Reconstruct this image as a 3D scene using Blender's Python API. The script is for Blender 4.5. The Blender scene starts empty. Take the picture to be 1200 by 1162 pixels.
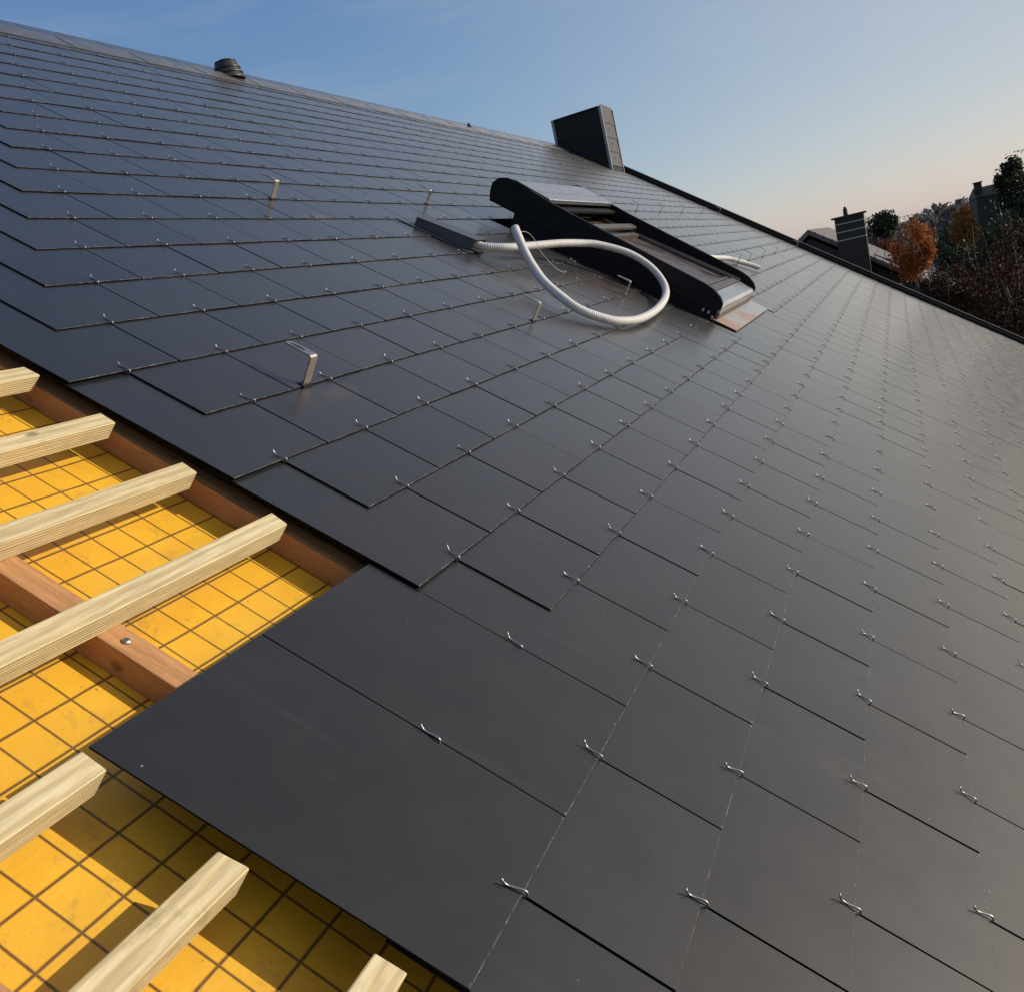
import bpy, math, random
import numpy as np
from mathutils import Vector, Matrix, Quaternion

random.seed(7)
RNG = np.random.default_rng(11)
SC = bpy.context.scene
COL = SC.collection

# ---------------------------------------------------------------- camera
PITCH = math.radians(36.0)
HW, E = 0.185, 0.24391            # half a slate width, slate exposure (metres)
PX_W, PX_H, FOC = 1200.0, 1162.0, 1061.28
ROWS = ((0.37469567, 0.85836395, -0.35044896),      # camera right / down / forward in (u, v, -n) of the roof
        (-0.27017886, 0.46266987, 0.84435773),
        (0.88690842, -0.22169329, 0.40527219))
CAM_UVN = (-0.81241752, 0.01105857, 0.99332959)
RX = Matrix.Rotation(PITCH, 4, 'X')
def W(u, w, h):                    # along the ridge, up the slope, off the roof  ->  world
    return RX @ Vector((u, w, h))
cam_d = bpy.data.cameras.new('camera')
cam = bpy.data.objects.new('camera', cam_d); COL.objects.link(cam); SC.camera = cam
r_, d_, f_ = [RX.to_3x3() @ Vector((q[0], -q[1], -q[2])) for q in ROWS]
m3 = Matrix((r_, -d_, -f_)).transposed()
cam.matrix_world = Matrix.Translation(W(CAM_UVN[0], -CAM_UVN[1], CAM_UVN[2])) @ m3.to_4x4()
cam_d.sensor_fit = 'HORIZONTAL'; cam_d.sensor_width = 36.0
cam_d.lens = 36.0 * FOC / PX_W
cam_d.clip_start = 0.02; cam_d.clip_end = 3000

# ---------------------------------------------------------------- sky, sun, exposure
SUN = Vector((0.456, -0.8366, 0.302)).normalized()
wld = bpy.data.worlds.new('World'); SC.world = wld; wld.use_nodes = True
nt = wld.node_tree
sky = nt.nodes.new('ShaderNodeTexSky'); sky.sky_type = 'NISHITA'; sky.sun_disc = False
sky.sun_elevation = math.asin(SUN.z); sky.sun_rotation = math.atan2(SUN.x, SUN.y)
sky.altitude = 100; sky.air_density = 1.0; sky.dust_density = 0.6; sky.ozone_density = 1.0
bg = nt.nodes['Background']; bg.inputs[1].default_value = 0.104
# the camera's rendering of the sky: bluer overhead, neutral toward the horizon
sp_ = nt.nodes.new('ShaderNodeSeparateColor'); jn_ = nt.nodes.new('ShaderNodeCombineColor'); nt.links.new(sky.outputs[0], sp_.inputs[0])
for ch_, (pw_, kk_) in enumerate(((1.10, 0.88), (0.88, 1.24), (0.60, 2.24))):
    a_ = nt.nodes.new('ShaderNodeMath'); a_.operation = 'POWER'; a_.inputs[1].default_value = pw_
    b_ = nt.nodes.new('ShaderNodeMath'); b_.operation = 'MULTIPLY'; b_.inputs[1].default_value = kk_
    nt.links.new(sp_.outputs[ch_], a_.inputs[0]); nt.links.new(a_.outputs[0], b_.inputs[0]); nt.links.new(b_.outputs[0], jn_.inputs[ch_])
HAZE = (0.0, 0.80, 0.0, 0.62)          # from cos, to cos, amount
# a breath of high thin cloud
tcw = nt.nodes.new('ShaderNodeTexCoord'); mpw = nt.nodes.new('ShaderNodeMapping'); mpw.inputs['Scale'].default_value = (1.2, 1.6, 9.0)
mpw.inputs['Rotation'].default_value = (0.10, 0.16, 0.4)
nzw = nt.nodes.new('ShaderNodeTexNoise'); nzw.inputs['Scale'].default_value = 2.2; nzw.inputs['Detail'].default_value = 7; nzw.inputs['Roughness'].default_value = 0.6
rpw = nt.nodes.new('ShaderNodeValToRGB'); rpw.color_ramp.elements[0].position = 0.50; rpw.color_ramp.elements[1].position = 0.80
rpw.color_ramp.elements[0].color = (0, 0, 0, 1); rpw.color_ramp.elements[1].color = (0.20, 0.20, 0.20, 1)
mxw = nt.nodes.new('ShaderNodeMixRGB'); mxw.inputs[2].default_value = (5.6, 5.4, 5.4, 1)
nt.links.new(tcw.outputs['Generated'], mpw.inputs[0]); nt.links.new(mpw.outputs[0], nzw.inputs[0]); nt.links.new(nzw.outputs[0], rpw.inputs[0])
nt.links.new(rpw.outputs[0], mxw.inputs[0]); # pale haze thickening toward the sun's side of the sky
dtw = nt.nodes.new('ShaderNodeVectorMath'); dtw.operation = 'DOT_PRODUCT'; dtw.inputs[1].default_value = SUN
rhw = nt.nodes.new('ShaderNodeMapRange'); rhw.interpolation_type = 'SMOOTHSTEP'
for i_, v_ in enumerate(HAZE): rhw.inputs[1 + i_].default_value = v_
mhw = nt.nodes.new('ShaderNodeMixRGB'); mhw.inputs[2].default_value = (5.45, 5.35, 5.55, 1)
nt.links.new(tcw.outputs['Generated'], dtw.inputs[0]); nt.links.new(dtw.outputs['Value'], rhw.inputs[0])
nt.links.new(rhw.outputs[0], mhw.inputs[0]); nt.links.new(jn_.outputs[0], mhw.inputs[1])
nt.links.new(mhw.outputs[0], mxw.inputs[1]); nt.links.new(mxw.outputs[0], bg.inputs[0])
sun_d = bpy.data.lights.new('sun', 'SUN'); sun_d.energy = 4.4; sun_d.angle = math.radians(0.5)
sun_d.color = (1.0, 0.915, 0.79)
sun_o = bpy.data.objects.new('sun', sun_d); COL.objects.link(sun_o)
sun_o.rotation_euler = SUN.to_track_quat('Z', 'Y').to_euler(); sun_o.location = (10, -20, 20)
SC.view_settings.view_transform = 'Standard'; SC.view_settings.look = 'None'
SC.view_settings.gamma = 1.0; SC.view_settings.exposure = 0.0

# ---------------------------------------------------------------- helpers
class MB:
    def __init__(s): s.v = []; s.f = []; s.m = []
    def face(s, pts, mi=0):
        b = len(s.v); s.v += [tuple(p) for p in pts]; s.f.append(tuple(range(b, b + len(pts)))); s.m.append(mi)
    def box(s, a, b, mi=0, skip=()):
        (x0, y0, z0), (x1, y1, z1) = a, b
        i = len(s.v)
        s.v += [(x0,y0,z0),(x1,y0,z0),(x1,y1,z0),(x0,y1,z0),(x0,y0,z1),(x1,y0,z1),(x1,y1,z1),(x0,y1,z1)]
        for q in ((0,3,2,1),(4,5,6,7),(0,1,5,4),(1,2,6,5),(2,3,7,6),(3,0,4,7)):
            s.f.append(tuple(i + k for k in q)); s.m.append(mi)
    def prism(s, prof, x0, x1, mi=0, axis='x'):
        """closed profile of (y, z) swept from x0 to x1"""
        i = len(s.v); n = len(prof)
        s.v += [(x0, p[0], p[1]) for p in prof] + [(x1, p[0], p[1]) for p in prof]
        s.f.append(tuple(range(i, i + n))); s.m.append(mi)
        s.f.append(tuple(range(i + 2*n - 1, i + n - 1, -1))); s.m.append(mi)
        for k in range(n):
            l = (k + 1) % n
            s.f.append((i + k, i + n + k, i + n + l, i + l)); s.m.append(mi)
    def tube(s, pts, r, sides=8, mi=0, cap=True, rfun=None):
        pts = [Vector(p) for p in pts]; rings = []
        up = Vector((0.123, 0.377, 0.918)).normalized(); prev = None
        for k, p in enumerate(pts):
            t = (pts[min(k+1, len(pts)-1)] - pts[max(k-1, 0)]).normalized()
            a = (prev if prev else up); a = (a - t * a.dot(t))
            if a.length < 1e-4: a = Vector((1, 0, 0)) - t * t.x
            a.normalize(); prev = a; b = t.cross(a)
            rr = rfun(k) if rfun else r
            i = len(s.v); rings.append(i)
            for q in range(sides):
                an = 2*math.pi*q/sides
                s.v.append(tuple(p + (a*math.cos(an) + b*math.sin(an))*rr))
        for A, B in zip(rings, rings[1:]):
            for q in range(sides):
                l = (q+1) % sides
                s.f.append((A+q, A+l, B+l, B+q)); s.m.append(mi)
        if cap:
            s.f.append(tuple(rings[0]+q for q in reversed(range(sides)))); s.m.append(mi)
            s.f.append(tuple(rings[-1]+q for q in range(sides))); s.m.append(mi)
    def lathe(s, prof, sides=24, mi=0, c=(0,0,0)):
        rings = []
        for r, z in prof:
            i = len(s.v); rings.append(i)
            for q in range(sides):
                an = 2*math.pi*q/sides
                s.v.append((c[0]+r*math.cos(an), c[1]+r*math.sin(an), c[2]+z))
        for A, B in zip(rings, rings[1:]):
            for q in range(sides):
                l = (q+1) % sides
                s.f.append((A+q, A+l, B+l, B+q)); s.m.append(mi)
        s.f.append(tuple(rings[-1]+q for q in range(sides))); s.m.append(mi)
        s.f.append(tuple(rings[0]+q for q in reversed(range(sides)))); s.m.append(mi)
    def mesh(s, name, mats, smooth=False):
        me = bpy.data.meshes.new(name); me.from_pydata(s.v, [], s.f)
        for m in (mats if isinstance(mats, (list, tuple)) else [mats]): me.materials.append(m)
        me.polygons.foreach_set('material_index', s.m)
        if smooth: me.polygons.foreach_set('use_smooth', [True]*len(s.f))
        me.update(); return me
    def build(s, name, mats, parent=None, smooth=False, mat=None, bevel=0):
        o = bpy.data.objects.new(name, s.mesh(name, mats, smooth)); COL.objects.link(o)
        if parent: o.parent = parent
        if mat is not None: o.matrix_world = mat
        if bevel:
            b = o.modifiers.new('bevel', 'BEVEL'); b.width = bevel; b.segments = 2; b.limit_method = 'ANGLE'
            b.angle_limit = math.radians(40)
        return o

def tag(o, label=None, cat=None, group=None, kind=None):
    if label: o['label'] = label
    if cat: o['category'] = cat
    if group: o['group'] = group
    if kind: o['kind'] = kind
    return o
def empty(name, loc=(0,0,0), roof=False, **kw):
    o = bpy.data.objects.new(name, None); COL.objects.link(o); o.empty_display_size = 0.1
    o.matrix_world = Matrix.Translation(loc) @ (RX if roof else Matrix.Identity(4))
    return tag(o, **kw)
def RM(u, w, h): return Matrix.Translation(W(u, w, h)) @ RX
WORDS = ['first','second','third','fourth','fifth','sixth','seventh','eighth','ninth','tenth','eleventh','twelfth','thirteenth','fourteenth','fifteenth','sixteenth','seventeenth','eighteenth','nineteenth']
TENS = {2:'twent',3:'thirt',4:'fort',5:'fift'}
def ordinal(n):
    if n <= 19: return WORDS[n-1]
    return TENS[n//10] + ('ieth' if n % 10 == 0 else 'y-' + WORDS[n % 10 - 1])
CARD = ['zero','one','two','three','four','five','six','seven','eight','nine','ten','eleven','twelve','thirteen','fourteen','fifteen','sixteen','seventeen','eighteen','nineteen','twenty','twenty-one','twenty-two','twenty-three']

# ---------------------------------------------------------------- materials
def new_mat(name):
    m = bpy.data.materials.new(name); m.use_nodes = True
    t = m.node_tree; return m, t, t.nodes, t.links, t.nodes['Principled BSDF']
def noise(N, L, vec, scale, detail=4, rough=0.55, dist=0.0):
    n = N.new('ShaderNodeTexNoise'); n.inputs['Scale'].default_value = scale; n.inputs['Detail'].default_value = detail
    n.inputs['Roughness'].default_value = rough; n.inputs['Distortion'].default_value = dist
    if vec is not None: L.new(vec, n.inputs['Vector'])
    return n.outputs['Fac']
def ramp(N, L, fac, stops):
    r = N.new('ShaderNodeValToRGB'); e = r.color_ramp.elements
    while len(e) < len(stops): e.new(0.5)
    for x, (p, c) in zip(e, stops): x.position = p; x.color = (*c, 1) if len(c) == 3 else c
    L.new(fac, r.inputs[0]); return r.outputs[0]
def g(v): return (v, v, v)
def mapping(N, L, vec, scale=(1,1,1), rot=(0,0,0), loc=(0,0,0)):
    m = N.new('ShaderNodeMapping'); m.inputs['Scale'].default_value = scale; m.inputs['Rotation'].default_value = rot
    m.inputs['Location'].default_value = loc
    L.new(vec, m.inputs[0]); return m.outputs[0]
def math_n(N, L, op, a, b=None):
    m = N.new('ShaderNodeMath'); m.operation = op
    for i, x in enumerate((a, b)):
        if x is None: continue
        if isinstance(x, (int, float)): m.inputs[i].default_value = x
        else: L.new(x, m.inputs[i])
    return m.outputs[0]
def mix(N, L, fac, a, b, mode='MIX'):
    m = N.new('ShaderNodeMixRGB'); m.blend_type = mode
    for i, x in ((0, fac), (1, a), (2, b)):
        if isinstance(x, (int, float)): m.inputs[i].default_value = x
        elif isinstance(x, tuple): m.inputs[i].default_value = (*x, 1)
        else: L.new(x, m.inputs[i])
    return m.outputs[0]
def bump(N, L, h, strength, dist, bs):
    b = N.new('ShaderNodeBump'); b.inputs['Strength'].default_value = strength; b.inputs['Distance'].default_value = dist
    L.new(h, b.inputs['Height']); L.new(b.outputs[0], bs.inputs['Normal'])

COAT, COAT_IOR = (1.0, 0.92, 0.81), 1.40
def slate_material(name='slate', base=(0.0095, 0.0097, 0.0110), dusty=(0.034, 0.031, 0.029), gloss=(0.22, 0.27)):
    m, t, N, L, bs = new_mat(name)
    geo = N.new('ShaderNodeNewGeometry'); oi = N.new('ShaderNodeObjectInfo')
    pos = mapping(N, L, geo.outputs['Position'], rot=(-PITCH, 0, 0))      # roof coordinates
    rnd = math_n(N, L, 'FRACT', math_n(N, L, 'ADD', geo.outputs['Random Per Island'], oi.outputs['Random']))
    tone = ramp(N, L, rnd, [(0, tuple(c*0.72 for c in base)), (0.5, base), (1, tuple(c*1.35 for c in base))])
    cloud = noise(N, L, pos, 5.5, 6, 0.6)
    dust = ramp(N, L, cloud, [(0.42, g(0)), (0.80, g(0.22))])
    c = mix(N, L, dust, tone, dusty)
    run = noise(N, L, mapping(N, L, pos, (22, 1.3, 8)), 1.0, 3, 0.5)     # faint streaks down the slope
    c = mix(N, L, ramp(N, L, run, [(0.60, g(0)), (0.80, g(0.16))]), c, (0.085, 0.078, 0.070))
    # pale specks of cutting dust and fine scratches
    vo = N.new('ShaderNodeTexVoronoi'); vo.inputs['Scale'].default_value = 17.0; L.new(pos, vo.inputs['Vector'])
    sp = ramp(N, L, vo.outputs['Distance'], [(0.018, g(1)), (0.035, g(0))])
    few = ramp(N, L, noise(N, L, pos, 3.1, 2), [(0.50, g(0)), (0.58, g(0.8))])
    c = mix(N, L, mix(N, L, 1.0, sp, few, 'MULTIPLY'), c, (0.33, 0.31, 0.28))
    v2 = N.new('ShaderNodeTexVoronoi'); v2.inputs['Scale'].default_value = 6.0
    L.new(mapping(N, L, pos, (7.0, 0.9, 3.0), (0, 0, 0.6)), v2.inputs['Vector'])
    sc = ramp(N, L, v2.outputs['Distance'], [(0.012, g(0.28)), (0.03, g(0))])
    c = mix(N, L, sc, c, (0.20, 0.19, 0.18))
    # rusty saw dust washed out round the foot of the roof window
    for (cu, cv, ru, rv, amt) in ((5.55, 0.62, 0.55, 0.22, 0.55), (4.75, 1.35, 0.75, 0.55, 0.40), (4.35, 1.8, 0.5, 0.3, 0.25), (3.2, 2.45, 0.30, 0.12, 0.5), (1.42, 1.15, 0.22, 0.10, 0.25)):
        p = mapping(N, L, pos, (1/ru, 1/rv, 0.4), loc=(-cu/ru, -cv/rv, 0))
        ln = N.new('ShaderNodeVectorMath'); ln.operation = 'LENGTH'; L.new(p, ln.inputs[0])
        q = math_n(N, L, 'ADD', ln.outputs['Value'], math_n(N, L, 'MULTIPLY', cloud, 0.9))
        c = mix(N, L, ramp(N, L, q, [(0.45, g(amt)), (1.35, g(0))]), c, (0.14, 0.075, 0.045))
    L.new(c, bs.inputs['Base Color'])
    ro = ramp(N, L, noise(N, L, pos, 9.0, 5, 0.65), [(0.3, g(0.44)), (0.7, g(0.56))])
    L.new(ro, bs.inputs['Roughness'])
    bs.inputs['IOR'].default_value = 1.40
    bs.inputs['Specular IOR Level'].default_value = 0.40
    gl = N.new('ShaderNodeBsdfAnisotropic'); gl.inputs['Color'].default_value = (*COAT, 1)
    L.new(ramp(N, L, noise(N, L, pos, 9.0, 5, 0.65), [(0.3, g(gloss[0])), (0.7, g(gloss[1]))]), gl.inputs['Roughness'])
    fz = N.new('ShaderNodeFresnel'); fz.inputs['IOR'].default_value = COAT_IOR
    mx = N.new('ShaderNodeMixShader'); L.new(fz.outputs[0], mx.inputs[0]); L.new(bs.outputs[0], mx.inputs[1]); L.new(gl.outputs[0], mx.inputs[2])
    L.new(mx.outputs[0], [q for q in N if q.type == 'OUTPUT_MATERIAL'][0].inputs[0])
    bump(N, L, noise(N, L, pos, 260.0, 2, 0.6), 0.02, 0.0004, bs)
    return m
M = {}
M['slate'] = slate_material()
M['slate_ridge'] = slate_material('slate_ridge', (0.024, 0.023, 0.023), (0.085, 0.078, 0.074), (0.26, 0.40))

def edge_material():
    m, t, N, L, bs = new_mat('slate_cut_edge')
    geo = N.new('ShaderNodeNewGeometry')
    n = noise(N, L, geo.outputs['Position'], 46.0, 4, 0.7)
    c = ramp(N, L, n, [(0.40, (0.014, 0.014, 0.014)), (0.56, (0.085, 0.080, 0.074)), (0.72, (0.30, 0.28, 0.255))])
    L.new(c, bs.inputs['Base Color']); bs.inputs['Roughness'].default_value = 0.8
    return m
M['slate_edge'] = edge_material()

M['slate_nose'] = None
def plain(name, col, rough=0.5, metal=0.0, var=0.18, scale=30.0, bmp=0.0, coat=0.0, spread=None):
    m, t, N, L, bs = new_mat(name)
    tc = N.new('ShaderNodeTexCoord')
    n = noise(N, L, tc.outputs['Object'], scale, 5, 0.6)
    lo = tuple(c*(1-var) for c in col); hi = tuple(min(1, c*(1+var)) for c in (spread or col))
    L.new(ramp(N, L, n, [(0.3, lo), (0.7, hi)]), bs.inputs['Base Color'])
    L.new(ramp(N, L, n, [(0.3, g(min(1, rough*0.85))), (0.7, g(min(1, rough*1.15)))]), bs.inputs['Roughness'])
    bs.inputs['Metallic'].default_value = metal
    if coat: bs.inputs['Coat Weight'].default_value = coat
    if bmp: bump(N, L, n, 0.5, bmp, bs)
    return m
M['slate_nose'] = plain('dark_slate_side', (0.007, 0.007, 0.0073), 0.9, 0, 0.3, 60)
M['slate_nose'].node_tree.nodes['Principled BSDF'].inputs['Specular IOR Level'].default_value = 0.1
M['chip'] = plain('pale_chipped_slate', (0.16, 0.15, 0.138), 0.9, 0, 0.5, 400)
M['steel'] = plain('stainless_steel', (0.33, 0.325, 0.32), 0.40, 1.0, 0.15, 60)
M['bracket'] = plain('brushed_steel', (0.46, 0.42, 0.38), 0.36, 1.0, 0.2, 40)
M['black_metal'] = plain('black_coated_metal', (0.006, 0.006, 0.0065), 0.62, 0.0, 0.2, 12)
M['black_metal'].node_tree.nodes['Principled BSDF'].inputs['Specular IOR Level'].default_value = 0.22
M['grey_metal'] = plain('grey_coated_metal', (0.055, 0.057, 0.062), 0.42, 0.0, 0.12, 9)
M['light_alu'] = plain('pale_aluminium', (0.42, 0.42, 0.42), 0.36, 0.85, 0.12, 14)
M['dark_alu'] = plain('dusty_dark_rail', (0.10, 0.085, 0.075), 0.5, 0.4, 0.3, 22)
M['hose'] = plain('white_ribbed_plastic', (0.56, 0.545, 0.51), 0.62, 0.0, 0.10, 25)
M['hose_in'] = plain('dark_bore', (0.03, 0.03, 0.03), 0.8)
M['wire'] = plain('pale_wire', (0.55, 0.5, 0.42), 0.5)
M['clad'] = plain('dark_chimney_cladding', (0.009, 0.009, 0.010), 0.6, 0, 0.2, 6)
M['clad'].node_tree.nodes['Principled BSDF'].inputs['Specular IOR Level'].default_value = 0.25
M['clad_lit'] = M['clad']
M['trim'] = plain('pale_corner_trim', (0.22, 0.215, 0.21), 0.5, 0.5, 0.1, 10)
M['brick_dark'] = plain('dark_brick', (0.026, 0.023, 0.018), 0.85, 0, 0.35, 9)
M['band'] = plain('pale_mortar_band', (0.42, 0.40, 0.36), 0.8)
M['wall_dark'] = plain('dark_render', (0.026, 0.025, 0.022), 0.85, 0, 0.25, 1.2)
M['tile_pale'] = plain('pale_weathered_roof_tiles', (0.13, 0.115, 0.105), 0.7, 0, 0.18, 3.0)
M['white'] = plain('white_painted_board', (0.72, 0.71, 0.68), 0.5)
M['plaster'] = plain('pale_plaster', (0.5, 0.47, 0.42), 0.8, 0, 0.12, 3)
M['grass'] = plain('meadow_ground', (0.045, 0.055, 0.022), 0.95, 0, 0.4, 0.25)
M['bark'] = plain('bark', (0.075, 0.058, 0.043), 0.9, 0, 0.35, 14)
M['pale_bark'] = plain('pale_bark', (0.22, 0.19, 0.15), 0.85, 0, 0.3, 14)

def rust_flashing():
    m, t, N, L, bs = new_mat('apron_flashing_metal')
    tc = N.new('ShaderNodeTexCoord')
    n = noise(N, L, tc.outputs['Object'], 2.6, 6, 0.62, 0.6)
    gx = N.new('ShaderNodeSeparateXYZ'); L.new(tc.outputs['Object'], gx.inputs[0])
    k = math_n(N, L, 'SUBTRACT', n, math_n(N, L, 'MULTIPLY', gx.outputs[0], 0.17))
    f = ramp(N, L, k, [(0.34, g(0)), (0.44, g(0.85))])
    n2 = noise(N, L, tc.outputs['Object'], 9, 6, 0.7)
    rust = ramp(N, L, n2, [(0.3, (0.26, 0.14, 0.085)), (0.7, (0.40, 0.24, 0.16))])
    L.new(mix(N, L, f, (0.36, 0.355, 0.35), rust), bs.inputs['Base Color'])
    bs.inputs['Metallic'].default_value = 0.35
    L.new(ramp(N, L, f, [(0, g(0.38)), (1, g(0.6))]), bs.inputs['Roughness'])
    return m
M['flashing'] = rust_flashing()

def glass_material():
    m, t, N, L, bs = new_mat('dusty_window_glass')
    tc = N.new('ShaderNodeTexCoord')
    n = noise(N, L, mapping(N, L, tc.outputs['Object'], (3, 1, 1)), 6, 6, 0.65)
    L.new(ramp(N, L, n, [(0.35, (0.030, 0.022, 0.019)), (0.7, (0.11, 0.080, 0.066))]), bs.inputs['Base Color'])
    L.new(ramp(N, L, n, [(0.3, g(0.12)), (0.7, g(0.5))]), bs.inputs['Roughness'])
    return m
M['glass'] = glass_material()

def wood_material(name, c0, c1, c2, axis, green=0.0, ring=36.0):
    m, t, N, L, bs = new_mat(name)
    tc = N.new('ShaderNodeTexCoord'); oi = N.new('ShaderNodeObjectInfo')
    add = N.new('ShaderNodeVectorMath'); add.operation = 'ADD'
    L.new(tc.outputs['Object'], add.inputs[0])
    cb = N.new('ShaderNodeCombineXYZ'); r = math_n(N, L, 'MULTIPLY', oi.outputs['Random'], 37.0)
    for i in range(3): L.new(r, cb.inputs[i])
    L.new(cb.outputs[0], add.inputs[1])
    v = add.outputs[0]
    lon = {'x': (0.09, 1, 1), 'y': (1, 0.09, 1)}[axis]
    warp = noise(N, L, mapping(N, L, v, tuple(q*7 for q in lon)), 1.0, 3, 0.5)
    wv = N.new('ShaderNodeTexWave'); wv.wave_type = 'RINGS'; wv.rings_direction = axis.upper()
    wv.inputs['Scale'].default_value = ring; wv.inputs['Distortion'].default_value = 5.0; wv.inputs['Detail'].default_value = 3
    wv.inputs['Detail Scale'].default_value = 1.2
    L.new(mapping(N, L, v, (lon[0]*0.5, lon[1]*0.5, lon[2])), wv.inputs['Vector'])
    gr = mix(N, L, 0.58, wv.outputs['Fac'], warp)
    c = ramp(N, L, gr, [(0.22, c0), (0.55, c1), (0.85, c2)])
    fib = noise(N, L, mapping(N, L, v, tuple(q*150 for q in lon)), 1.0, 3, 0.6)
    c = mix(N, L, 0.5, c, mix(N, L, 1.0, c, ramp(N, L, fib, [(0.3, g(0.55)), (0.7, g(1.18))]), 'MULTIPLY'))
    # knots
    vo = N.new('ShaderNodeTexVoronoi'); vo.inputs['Scale'].default_value = 1.0
    L.new(mapping(N, L, v, (7, 14, 9) if axis == 'x' else (14, 7, 9)), vo.inputs['Vector'])
    kn = ramp(N, L, vo.outputs['Distance'], [(0.07, g(0.85)), (0.15, g(0.0))])
    c = mix(N, L, kn, c, tuple(q*0.30 for q in c1))
    st = noise(N, L, v, 11, 5, 0.65)
    c = mix(N, L, ramp(N, L, st, [(0.55, g(0)), (0.78, g(0.45))]), c, tuple(q*0.55 for q in c1))
    if green:
        gn = noise(N, L, v, 6.5, 5, 0.7)
        c = mix(N, L, ramp(N, L, gn, [(0.60, g(0)), (0.74, g(green))]), c, (0.075, 0.095, 0.030))
    L.new(c, bs.inputs['Base Color']); bs.inputs['Roughness'].default_value = 0.72
    bump(N, L, mix(N, L, 0.5, fib, wv.outputs['Fac']), 0.6, 0.0020, bs)
    return m
M['batten'] = wood_material('pine_batten', (0.50, 0.385, 0.185), (0.62, 0.50, 0.27), (0.70, 0.595, 0.37), 'x', 0.6, 60.0)
M['rafter'] = wood_material('reddish_treated_timber', (0.40, 0.185, 0.062), (0.46, 0.22, 0.078), (0.51, 0.255, 0.10), 'y', 0.0, 55.0)

def underlay_material():
    m, t, N, L, bs = new_mat('yellow_board_with_printed_grid')
    tc = N.new('ShaderNodeTexCoord'); sx = N.new('ShaderNodeSeparateXYZ')
    wob = noise(N, L, tc.outputs['Object'], 3.0, 3, 0.5)
    L.new(tc.outputs['Object'], sx.inputs[0])
    def line(src, pitch, off, half):
        a = math_n(N, L, 'ADD', src, math_n(N, L, 'MULTIPLY', wob, 0.007))
        a = math_n(N, L, 'ADD', a, -off - 0.0035)
        a = math_n(N, L, 'DIVIDE', a, pitch)
        a = math_n(N, L, 'ABSOLUTE', math_n(N, L, 'SUBTRACT', math_n(N, L, 'FRACT', math_n(N, L, 'ADD', a, 0.5)), 0.5))
        e = math_n(N, L, 'MULTIPLY', math_n(N, L, 'SUBTRACT', noise(N, L, tc.outputs['Object'], 130.0, 3, 0.7), 0.5), 0.018)
        a = math_n(N, L, 'ADD', a, e)
        return ramp(N, L, a, [(half/pitch*0.5, g(0.92)), (half/pitch*1.7, g(0))])
    gu = line(sx.outputs[0], 0.0692, 0.048, 0.0018)
    gv = line(sx.outputs[1], 0.0791, 0.763, 0.0022)
    gr = mix(N, L, 1.0, gu, gv, 'LIGHTEN')
    n = noise(N, L, tc.outputs['Object'], 7.0, 6, 0.65)
    c = ramp(N, L, n, [(0.3, (0.67, 0.345, 0.018)), (0.6, (0.73, 0.40, 0.022)), (0.8, (0.75, 0.43, 0.040))])
    d = noise(N, L, tc.outputs['Object'], 16.0, 6, 0.72, 0.4)
    c = mix(N, L, ramp(N, L, d, [(0.57, g(0)), (0.74, g(0.65))]), c, (0.34, 0.19, 0.05))
    d2 = noise(N, L, tc.outputs['Object'], 55.0, 4, 0.7)
    c = mix(N, L, ramp(N, L, d2, [(0.66, g(0)), (0.72, g(0.6))]), c, (0.16, 0.09, 0.03))
    c = mix(N, L, gr, c, (0.085, 0.038, 0.013))
    L.new(c, bs.inputs['Base Color']); bs.inputs['Roughness'].default_value = 0.5
    wr = noise(N, L, mapping(N, L, tc.outputs['Object'], (3.5, 9, 1), (0, 0, 0.5)), 1.0, 5, 0.6, 1.2)
    bump(N, L, mix(N, L, 0.5, mix(N, L, 0.3, wr, d), mix(N, L, 0.12, n, gr)), 0.55, 0.010, bs)
    return m
M['underlay'] = underlay_material()

def leaf_material(name, stops, trans=0.35, rough=0.55):
    m, t, N, L, bs = new_mat(name)
    geo = N.new('ShaderNodeNewGeometry')
    c = ramp(N, L, geo.outputs['Random Per Island'], stops)
    L.new(c, bs.inputs['Base Color']); bs.inputs['Roughness'].default_value = rough; bs.inputs['Specular IOR Level'].default_value = 0.12
    tr = N.new('ShaderNodeBsdfTranslucent'); L.new(c, tr.inputs['Color'])
    mx = N.new('ShaderNodeMixShader'); mx.inputs[0].default_value = trans
    L.new(bs.outputs[0], mx.inputs[1]); L.new(tr.outputs[0], mx.inputs[2])
    out = [n for n in N if n.type == 'OUTPUT_MATERIAL'][0]; L.new(mx.outputs[0], out.inputs[0])
    return m
M['leaf_dark'] = leaf_material('evergreen_leaves', [(0, (0.012, 0.020, 0.010)), (0.6, (0.030, 0.042, 0.020)), (1, (0.060, 0.070, 0.032))], 0.12)
M['leaf_orange'] = leaf_material('orange_autumn_leaves', [(0, (0.12, 0.030, 0.012)), (0.45, (0.36, 0.085, 0.020)), (0.8, (0.48, 0.16, 0.030)), (1, (0.48, 0.26, 0.08))], 0.45)
M['leaf_amber'] = leaf_material('amber_autumn_leaves', [(0, (0.16, 0.060, 0.018)), (0.5, (0.40, 0.15, 0.030)), (1, (0.52, 0.26, 0.06))], 0.5)
M['leaf_copper'] = leaf_material('copper_leaves', [(0, (0.014, 0.007, 0.005)), (0.55, (0.040, 0.018, 0.012)), (0.975, (0.085, 0.040, 0.026)), (0.99, (0.24, 0.18, 0.15)), (1, (0.32, 0.26, 0.23))], 0.2, 0.75)
M['leaf_wine'] = leaf_material('wine_red_leaves', [(0, (0.035, 0.008, 0.010)), (0.7, (0.10, 0.022, 0.024)), (1, (0.17, 0.05, 0.045))], 0.3)
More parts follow.
